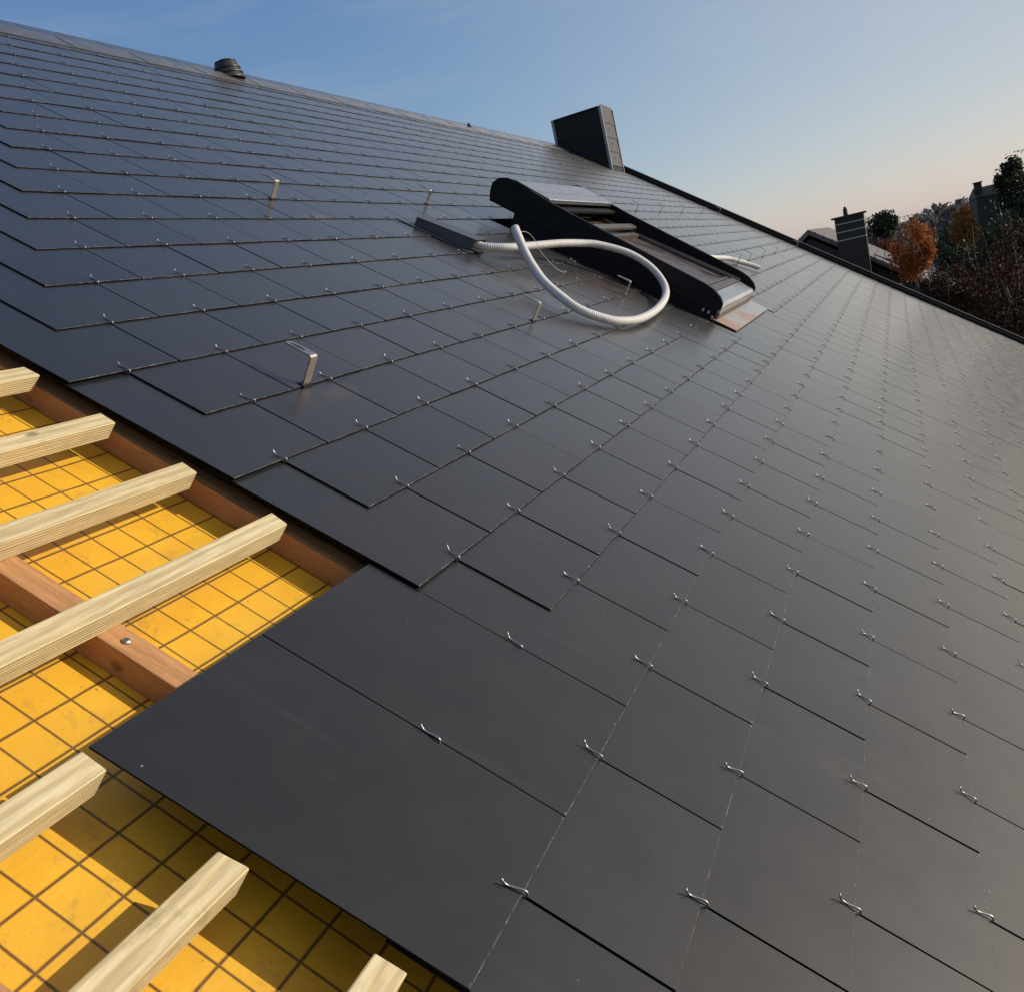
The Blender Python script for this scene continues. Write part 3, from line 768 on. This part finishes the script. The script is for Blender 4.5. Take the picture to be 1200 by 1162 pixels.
# ---- white ribbed hoses
def catmull(P, n=10):
    P = [Vector(p) for p in P]; Q = [P[0]*2-P[1]] + P + [P[-1]*2-P[-2]]; out = []
    for i in range(1, len(Q)-2):
        a, b, c, d = Q[i-1:i+3]
        for s in range(n):
            t = s/n
            out.append(0.5*((2*b) + (c-a)*t + (2*a-5*b+4*c-d)*t*t + (3*b-a-3*c+d)*t**3))
    out.append(P[-1]); return out
def resample(P, step):
    out = [P[0]]; acc = 0
    for a, b in zip(P, P[1:]):
        l = (b-a).length; pos = step - acc
        while pos <= l:
            out.append(a + (b-a)*(pos/l)); pos += step
        acc = (acc + l) % step if l else acc
        acc = l - (pos - step)
    return out
def hose(name, pts, r, lab, pitch=0.0125):
    e = empty(name, W(pts[0][0], pts[0][1], 0), True, label=lab, cat='hose')
    inv = Matrix.Translation((-pts[0][0], -pts[0][1], 0))
    P = resample(catmull(pts, 14), pitch/4)
    m = MB(); m.tube(P, r, 18, rfun=lambda k: r*(1.025, 1.02, 0.915, 0.91)[k % 4], cap=False)
    o = m.build('ribbed_tube', M['hose'], smooth=True); o.parent = e; o.matrix_parent_inverse = inv
    m = MB(); m.tube(P[:-1:6] + [P[-1]], r*0.86, 12, cap=True)
    o = m.build('bore', M['hose_in'], smooth=True); o.parent = e; o.matrix_parent_inverse = inv
    return e
LOOP = [(4.08, 2.10, 0.036), (4.075, 1.955, 0.040), (4.10, 1.885, 0.058), (4.20, 1.807, 0.087), (4.48, 1.760, 0.112), (4.74, 1.712, 0.138), (4.98, 1.661, 0.154), (5.12, 1.579, 0.175), (5.24, 1.411, 0.188), (5.285, 1.263, 0.167), (5.27, 1.146, 0.125), (5.16, 1.058, 0.085), (4.90, 0.995, 0.060), (4.53, 0.955, 0.042), (4.14, 0.948, 0.034), (3.87, 0.99, 0.034), (3.75, 1.065, 0.036), (3.68, 1.16, 0.042), (3.68, 1.275, 0.060), (3.745, 1.40, 0.075), (3.83, 1.50, 0.095), (3.86, 1.60, 0.150), (3.92, 1.70, 0.210), (3.955, 1.742, 0.232)]
hose('hose', LOOP, 0.0235, 'white ribbed hose looping out of the black duct before the roof window')
hose('hose', [(6.98, 1.40, 0.10), (8.2, 1.37, 0.055), (8.80, 1.338, 0.042), (9.10, 1.30, 0.040), (9.30, 1.21, 0.040), (9.46, 1.11, 0.040), (9.55, 1.01, 0.040)], 0.026, 'short white hose with a steel clip lying beyond the roof window')
m = MB(); m.box((-0.006, -0.004, 0.002), (0.006, 0.004, 0.125)); m.box((-0.03, -0.03, 0.000), (0.03, 0.03, 0.0025))
tag(m.build('hose_clip', M['bracket'], mat=RM(9.21, 1.20, 0.001)), 'steel clip holding the short white hose beyond the roof window', 'clip')
wp = [(4.02, 1.745, 0.205), (4.10, 1.72, 0.215), (4.22, 1.70, 0.175), (4.28, 1.67, 0.125), (4.36, 1.63, 0.08), (4.47, 1.59, 0.035), (4.62, 1.585, 0.008), (4.70, 1.60, 0.006)]
m = MB(); m.tube(catmull(wp, 6), 0.0013, 6)
tag(m.build('pull_wire', M['wire'], mat=RX, smooth=True), 'thin pale pull wire hanging from the open end of the white hose', 'wire')

# ================================================================ chimney, vent cowl and ridge tip
CX0, CX1, CY0, CY1, CZ1 = 15.42, 16.18, 3.755, 4.635, 3.80
chim = empty('chimney', ((CX0+CX1)/2, (CY0+CY1)/2, 3.0), label='dark clad chimney with pale corner trims on the ridge by the verge', cat='chimney')
def cpart(m, name, mat, **kw):
    o = m.build(name, mat, **kw); o.parent = chim; o.matrix_parent_inverse = Matrix.Translation(chim.location).inverted(); return o
m = MB(); m.box((CX0, CY0, 2.2), (CX1, CY1, CZ1-0.012)); cpart(m, 'stack', M['clad'])
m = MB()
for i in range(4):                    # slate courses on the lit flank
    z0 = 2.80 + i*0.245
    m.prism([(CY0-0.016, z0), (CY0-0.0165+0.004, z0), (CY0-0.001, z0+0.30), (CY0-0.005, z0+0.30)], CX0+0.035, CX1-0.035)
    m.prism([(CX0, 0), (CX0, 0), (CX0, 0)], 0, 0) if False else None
cpart(m, 'flank_slates', plain('sun_paled_flank_slates', (0.045, 0.039, 0.036), 0.45, 0, 0.14, 6))  # sun glancing off this side is put into the colour, paler than the stack
for x in (CX0, CX1):
    for y in (CY0, CY1):
        sx = -1 if x == CX0 else 1; sy = -1 if y == CY0 else 1
        xa, xb = sorted((x + sx*0.022, x - sx*0.016)); ya, yb2 = sorted((y + sy*0.024, y - sy*0.022))
        m = MB(); m.box((xa, ya, 2.62 if y == CY0 else 3.1), (xb, yb2, CZ1))
        cpart(m, 'corner_trim', M['trim'])
m = MB(); m.box((CX0-0.012, CY0+0.03, CZ1-0.030), (CX1+0.012, CY1-0.03, CZ1+0.004)); cpart(m, 'cap', M['black_metal'])
m = MB()
for z in (2.93, 3.17, 3.42):
    m.box((CX0+0.34, CY0-0.024, z), (CX0+0.36, CY0-0.010, z+0.03))
cpart(m, 'hook', M['steel'])

vent = empty('vent_cowl', (6.42, 4.60, 3.20), label='round dark vent cowl with stacked rings just behind the ridge', cat='vent')
m = MB(); m.lathe([(0.055, -0.15), (0.055, 0.13)], 24); m.build('pipe', M['light_alu'], vent, smooth=False)
M['cowl'] = plain('dark_bronze_metal', (0.030, 0.028, 0.025), 0.42, 0.2, 0.2, 18)
for i, (r, z) in enumerate(((0.128, 0.098), (0.119, 0.142), (0.108, 0.186))):
    m = MB(); m.lathe([(r+0.012, z), (r+0.012, z+0.005), (r+0.002, z+0.010), (r-0.010, z+0.052), (r-0.035, z+0.054)], 32); m.build('louvre_ring', M['cowl'], vent, smooth=False)
m = MB(); m.lathe([(0.100, 0.24), (0.096, 0.252), (0.06, 0.266), (0.015, 0.272)], 32); m.build('cap', M['cowl'], vent, smooth=True)
m = MB(); m.prism([(0, 0), (0.045, 0), (0.018, 0.062)], -0.03, 0.03)
tag(m.build('ridge_vent', M['black_metal'], mat=Matrix.Translation((11.5, 4.545, 3.325))), 'tiny dark vent tip poking above the ridge between cowl and chimney', 'vent')

# ================================================================ neighbours
nb = empty('neighbour_house', (26, 1.6, -4.8), label='neighbouring house with pale tiled roof and dark gable beyond the verge', cat='house')
RY, RZ, SL = 1.57, 1.06, 0.713
def npart(m, name, mat, par=nb, **kw):
    o = m.build(name, mat, **kw); o.parent = par
    q = par
    o.matrix_parent_inverse = Matrix.Translation(q.location).inverted(); return o
ye0, ye1 = -2.75, 2*RY + 2.75
m = MB(); m.prism([(ye0+0.3, -4.8), (ye1-0.3, -4.8), (ye1-0.3, RZ-SL*(RY-ye0)-0.02), (RY, RZ-0.24), (ye0+0.3, RZ-SL*(RY-ye0)-0.02)], 26.15, 34.8); npart(m, 'wall', M['wall_dark'])
m = MB()
zE = RZ - SL*(RY-ye0)
m.prism([(ye0, zE), (RY, RZ), (ye1, zE), (ye1, zE-0.12), (RY, RZ-0.14), (ye0, zE-0.12)], 26.02, 35.0)
n_ = 22
for i in range(n_):                   # tile courses stand a little proud
    y = ye0 + (RY-ye0)*i/n_; z = zE + (RZ-zE)*i/n_
    m.box((26.02, y, z-0.02), (35.0, y+0.03, z+0.026))
npart(m, 'roof', M['tile_pale'])
m = MB()
m.prism([(ye0-0.02, zE-0.16), (0.52, RZ-SL*(RY-0.52)-0.16), (0.52, RZ-SL*(RY-0.52)-0.115), (ye0-0.02, zE-0.115)], 25.96, 26.02); npart(m, 'verge_board', M['brick_dark'])
m = MB()
for y in (-0.02, -0.28):
    z = RZ - SL*(RY-y) + 0.03
    m.prism([(y-0.34, z-SL*0.34+0.02), (y-0.34, z-SL*0.34+0.075), (y+0.05, z+0.1), (y+0.05, z+0.045)], 26.4, 26.46)
npart(m, 'roof_rail', M['band'])
nc = empty('neighbour_chimney', (26.0, 0.48, 0.0), label='dark brick chimney with three pale bands and a small pot', cat='chimney')
m = MB(); m.box((25.55, 0.125, -1.2), (26.25, 0.845, 1.145)); npart(m, 'stack', M['brick_dark'], nc)
m = MB()
for z in (0.985, 0.775, 0.565): m.box((25.542, 0.117, z), (26.258, 0.853, z+0.022))
npart(m, 'mortar_band', M['band'], nc)
m = MB(); m.box((25.47, 0.055, 1.147), (26.33, 0.92, 1.19)); npart(m, 'cap_slab', M['brick_dark'], nc)
m = MB(); m.lathe([(0.062, 0), (0.052, 0.14), (0.058, 0.145), (0.058, 0.165), (0.03, 0.19), (0.035, 0.215), (0.01, 0.235)], 14); o = m.build('pot', M['brick_dark'], nc); o.location = (-0.05, 0.085, 1.19)

fh = empty('far_house', (60, -9.5, -4.8), label='tall dark house wall with a small end chimney behind the trees', cat='house')
m = MB(); m.box((60, -15.5, -4.8), (66, -4.97, 1.0)); npart(m, 'wall', M['wall_dark'], fh)
m = MB(); m.prism([(0, 0)]*3, 0, 0) if False else None
m.v += [(59.9, -15.6, 0.95), (59.9, -4.93, 0.95), (61.2, -4.93, 1.50), (61.2, -15.6, 1.50), (66.1, -4.93, 0.95), (66.1, -15.6, 0.95)]
m.f += [(0, 3, 2, 1), (3, 5, 4, 2), (1, 2, 4), (0, 5, 3), (0, 1, 4, 5)]; m.m += [0]*5
npart(m, 'roof', M['clad'], fh)
m = MB(); m.box((60.5, -5.36, 0.6), (61.1, -4.98, 1.76)); m.box((60.45, -5.41, 1.76), (61.15, -4.93, 1.82)); npart(m, 'chimney', M['brick_dark'], fh)
m = MB(); m.tube([(61, -6.2, 1.4), (61, -6.22, 2.15)], 0.02, 5); m.tube([(61, -6.45, 1.95), (61, -6.0, 1.98)], 0.012, 4); npart(m, 'aerial', M['bark'], fh)
m = MB()
for y in (-13.2, -10.6, -8.0): m.box((59.97, y, -1.6), (60.02, y+1.1, -0.1))
npart(m, 'window', M['glass'], fh)

# ================================================================ trees and shrubs
def leaf_cloud(m, centre, rad, n, size, rg, shell=0.55, clumps=26, squash=1.0, cone=0.0):
    c = np.array(centre); rad = np.array(rad)
    d = rg.normal(size=(clumps, 3)); d /= np.linalg.norm(d, axis=1)[:, None]
    rr = shell + (1-shell)*rg.random(clumps)**0.6
    cc = d*rr[:, None]*0.86
    cs = 0.16 + 0.20*rg.random(clumps)
    ids = rg.integers(0, clumps, n)
    p = cc[ids] + np.clip(rg.normal(size=(n, 3)), -1.7, 1.7)*cs[ids][:, None]*0.62
    if cone: 
        s = 1 - cone*np.clip((p[:, 2]+1)/2, 0, 1); p[:, 0] *= s; p[:, 1] *= s
    p = p*rad + c
    a = rg.normal(size=(n, 3)); a /= np.linalg.norm(a, axis=1)[:, None]
    b = rg.normal(size=(n, 3)); b -= a*(a*b).sum(1)[:, None]; b /= np.linalg.norm(b, axis=1)[:, None]
    s = size*(0.55 + 0.9*rg.random(n))[:, None]
    V = np.stack([p - a*s*0.62, p + b*s*0.34 , p + a*s*0.62, p - b*s*0.34], 1).reshape(-1, 3)
    i = len(m.v); m.v += [tuple(q) for q in V.tolist()]
    m.f += [(i+4*k, i+4*k+1, i+4*k+2, i+4*k+3) for k in range(n)]; m.m += [0]*n
    return cc*rad + c
def tree(name, lab, cat, x, y, zc, rad, n, size, mat, seed, bark='bark', twigs=0, group=None, shell=0.5, cone=0.0, clumps=26, gz=-4.85, extra=None):
    rg = np.random.default_rng(seed); rr = random.Random(seed)
    e = empty(name, (x, y, gz), label=lab, cat=cat, group=group)
    m = MB(); cc = leaf_cloud(m, (0, 0, zc-gz), rad, n, size, rg, shell, clumps, cone=cone)
    if extra:
        for (dx, dy, z_, r3, n_) in extra: leaf_cloud(m, (dx, dy, z_-gz), r3, n_, size, rg, 0.25, 16)
    m.build('crown', M[mat], e)
    t = MB(); top = Vector((rr.uniform(-.1, .1), rr.uniform(-.1, .1), zc-gz+rad[2]*0.35)); R = max(0.05, min(rad[0], rad[1])*0.10)
    k = 7
    t.tube([Vector((math.sin(i*1.3)*R*0.5*i/k, math.cos(i*1.7)*R*0.5*i/k, top.z*i/k)) for i in range(k+1)], R, 8, rfun=lambda i: R*(1.15-0.8*i/k))
    for q in range(min(14, len(cc))):
        c = Vector(cc[q]); h = max(0.4, c.z - 0.5*rad[2]*rr.uniform(0.4, 1.0)); a = Vector((0, 0, h*0.92)); mid = (a+c)/2 + Vector((0, 0, -0.05*rad[2]))
        t.tube([a, mid, c], R*0.3, 5, rfun=lambda i: R*(0.34-0.13*i))
    t.build('trunk', M[bark], e, smooth=True)
    if twigs:
        w = MB()
        for q in range(twigs):
            an = rr.uniform(0, 6.28); d = rr.uniform(0.1, 0.85)
            b = Vector((math.cos(an)*rad[0]*d, math.sin(an)*rad[1]*d, zc-gz - rad[2]*rr.uniform(-0.2, 0.9)))
            l = rad[2]*rr.uniform(0.5, 1.1)
            dr = Vector((rr.uniform(-.35, .35), rr.uniform(-.35, .35), 1)).normalized()
            w.tube([b, b+dr*l*0.5 + Vector((rr.uniform(-.05, .05), rr.uniform(-.05, .05), 0)), b+dr*l], 0.008, 4, rfun=lambda i: 0.010-0.0035*i)
        w.build('bare_twigs', M['pale_bark'], e)
    return e
tree('evergreen_tree', 'round dark evergreen crown just beyond the banded brick chimney', 'tree', 62, 0.08, 0.62, (0.95, 0.92, 1.0), 3400, 0.13, 'leaf_dark', 3, shell=0.35, clumps=34)
tree('maple_tree', 'round orange-red autumn tree beside the dark evergreen', 'tree', 25.1, -0.90, -0.06, (0.45, 0.60, 0.80), 8000, 0.045, 'leaf_orange', 5, twigs=12, clumps=40, shell=0.4)
tree('autumn_tree', 'narrow amber autumn tree before the dark house corner', 'tree', 44, -3.22, -0.25, (0.62, 0.62, 1.05), 4200, 0.075, 'leaf_amber', 8, twigs=8, cone=0.25)
tree('tall_tree', 'tall dark tree rising above the far house wall', 'tree', 45, -5.6, -0.35, (1.4, 1.35, 2.55), 12000, 0.10, 'leaf_olive', 12, twigs=8, cone=0.15, clumps=60, extra=[(0, 0.25, 1.35, (0.75, 0.72, 0.85), 5000), (0, -0.3, 0.6, (1.1, 1.1, 1.2), 4000)])
tree('copper_shrub', 'dark copper-leaved shrub with pale specks nearest the verge', 'shrub', 23.2, -2.75, -1.75, (1.4, 1.45, 1.35), 15000, 0.050, 'leaf_copper', 21, twigs=26, clumps=46, shell=0.35)
tree('copper_shrub', 'dark copper-leaved shrub thinning out toward the pale tiled roof', 'shrub', 24.0, -1.55, -1.45, (1.0, 0.85, 1.0), 8000, 0.050, 'leaf_copper', 22, twigs=22, clumps=34, shell=0.35)
tree('copper_shrub', 'dark copper-leaved shrub below the tall tree', 'shrub', 27.0, -3.35, -1.3, (1.3, 1.25, 1.35), 10000, 0.060, 'leaf_copper', 23, twigs=20, clumps=40, shell=0.35)
tree('yew_tree', 'black-green yew mass between copper shrubs and tall tree', 'tree', 34, -3.95, -1.35, (1.3, 1.15, 1.9), 8000, 0.085, 'leaf_dark', 31, twigs=16, clumps=40, shell=0.35)
tree('yew_tree', 'dark green yew between orange maple and amber tree', 'tree', 50, -2.9, -1.1, (1.3, 1.5, 1.35), 4600, 0.10, 'leaf_dark', 32, clumps=34, shell=0.35)
tree('yew_tree', 'low dark yew filling the gap under the amber tree', 'tree', 38, -2.5, -1.75, (1.2, 1.25, 1.25), 6000, 0.085, 'leaf_dark', 33, clumps=40, shell=0.3)
tree('red_shrub', 'wine-red shrub at the foot of the dark evergreen', 'shrub', 38, -0.02, -0.25, (0.6, 0.55, 0.5), 2000, 0.07, 'leaf_wine', 41, twigs=6)
tree('amber_shrub', 'small amber shrub peeping out left of the banded chimney', 'shrub', 42, 1.55, 0.55, (0.5, 0.42, 0.48), 1000, 0.07, 'leaf_amber', 43, twigs=7)
for i, (x, y, zc, r, s, lab) in enumerate(((30, -6.2, -1.2, 1.7, 51, 'olive garden tree right of the tall tree, close to the verge'), (38, -9.5, -0.6, 2.3, 52, 'olive garden tree farther out beyond the tall tree'), (29, 7.5, -0.8, 1.8, 53, 'olive garden tree behind the neighbouring ridge'))):
    tree('garden_tree', lab, 'tree', x, y, zc, (r, r, r*1.15), 4000, 0.12, 'leaf_olive', s, clumps=32, group=None)
# thin sapling with a few last leaves
sp = empty('sapling', (25.0, -0.95, -4.8), label='thin bare sapling tip with a few last leaves against the sky', cat='sapling')
rr = random.Random(9); m = MB(); lf = MB()
stem = [Vector((0.0, 0.0, 0)), Vector((0, 0.03, 2.2)), Vector((0, 0.10, 4.3)), Vector((0, 0.22, 5.15)), Vector((0, 0.34, 5.70))]
m.tube(catmull(stem, 5), 0.012, 5, rfun=lambda i: 0.016 - 0.0006*i)
for i in range(12):
    b = stem[3].lerp(stem[4], i/11) + Vector((0, 0, -0.28)); d = Vector((rr.uniform(-.2, .2), rr.choice((-1, 1))*rr.uniform(.08, .40), rr.uniform(.02, .25)))
    m.tube([b, b + d*0.6 + Vector((0, 0, .02)), b + d], 0.003, 4)
    for q in range(2):
        c = b + d*rr.uniform(0.55, 1.0); s = rr.uniform(0.02, 0.042); a = Vector((rr.uniform(-1, 1), rr.uniform(-1, 1), rr.uniform(-1, 1))).normalized(); bb = a.orthogonal().normalized()
        lf.face([c - a*s, c + bb*s*0.5, c + a*s, c - bb*s*0.5])
m.build('stem', M['bark'], sp); lf.build('leaves', M['leaf_olive'], sp)
# far wood: one mass of crowns along the rise
rg = np.random.default_rng(77); m = MB()
def wood_top(y):
    return 0.95 + 1.0*math.exp(-((y+8.5)/4.2)**2) - 0.75*math.exp(-((y+1.0)/2.6)**2) + 0.5*math.sin(y*0.21)*(0 if -16 < y < 4 else 1)
y = -150.0
while y < 150:
    for x in (150, 168, 186):
        r = rg.uniform(1.3, 2.3); sc = (0.95 + (x-150)/150*1.0)
        top = (wood_top(y) - 0.8)*sc + 0.8 + rg.uniform(-0.45, 0.25) - (0.5 if x == 150 else 0)
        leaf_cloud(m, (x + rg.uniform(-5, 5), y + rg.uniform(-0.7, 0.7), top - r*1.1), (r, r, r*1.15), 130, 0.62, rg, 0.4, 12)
        leaf_cloud(m, (x, y, top - r*2.6), (r*1.1, r*1.1, r*1.5), 70, 0.9, rg, 0.3, 9)
    y += rg.uniform(1.3, 2.1)
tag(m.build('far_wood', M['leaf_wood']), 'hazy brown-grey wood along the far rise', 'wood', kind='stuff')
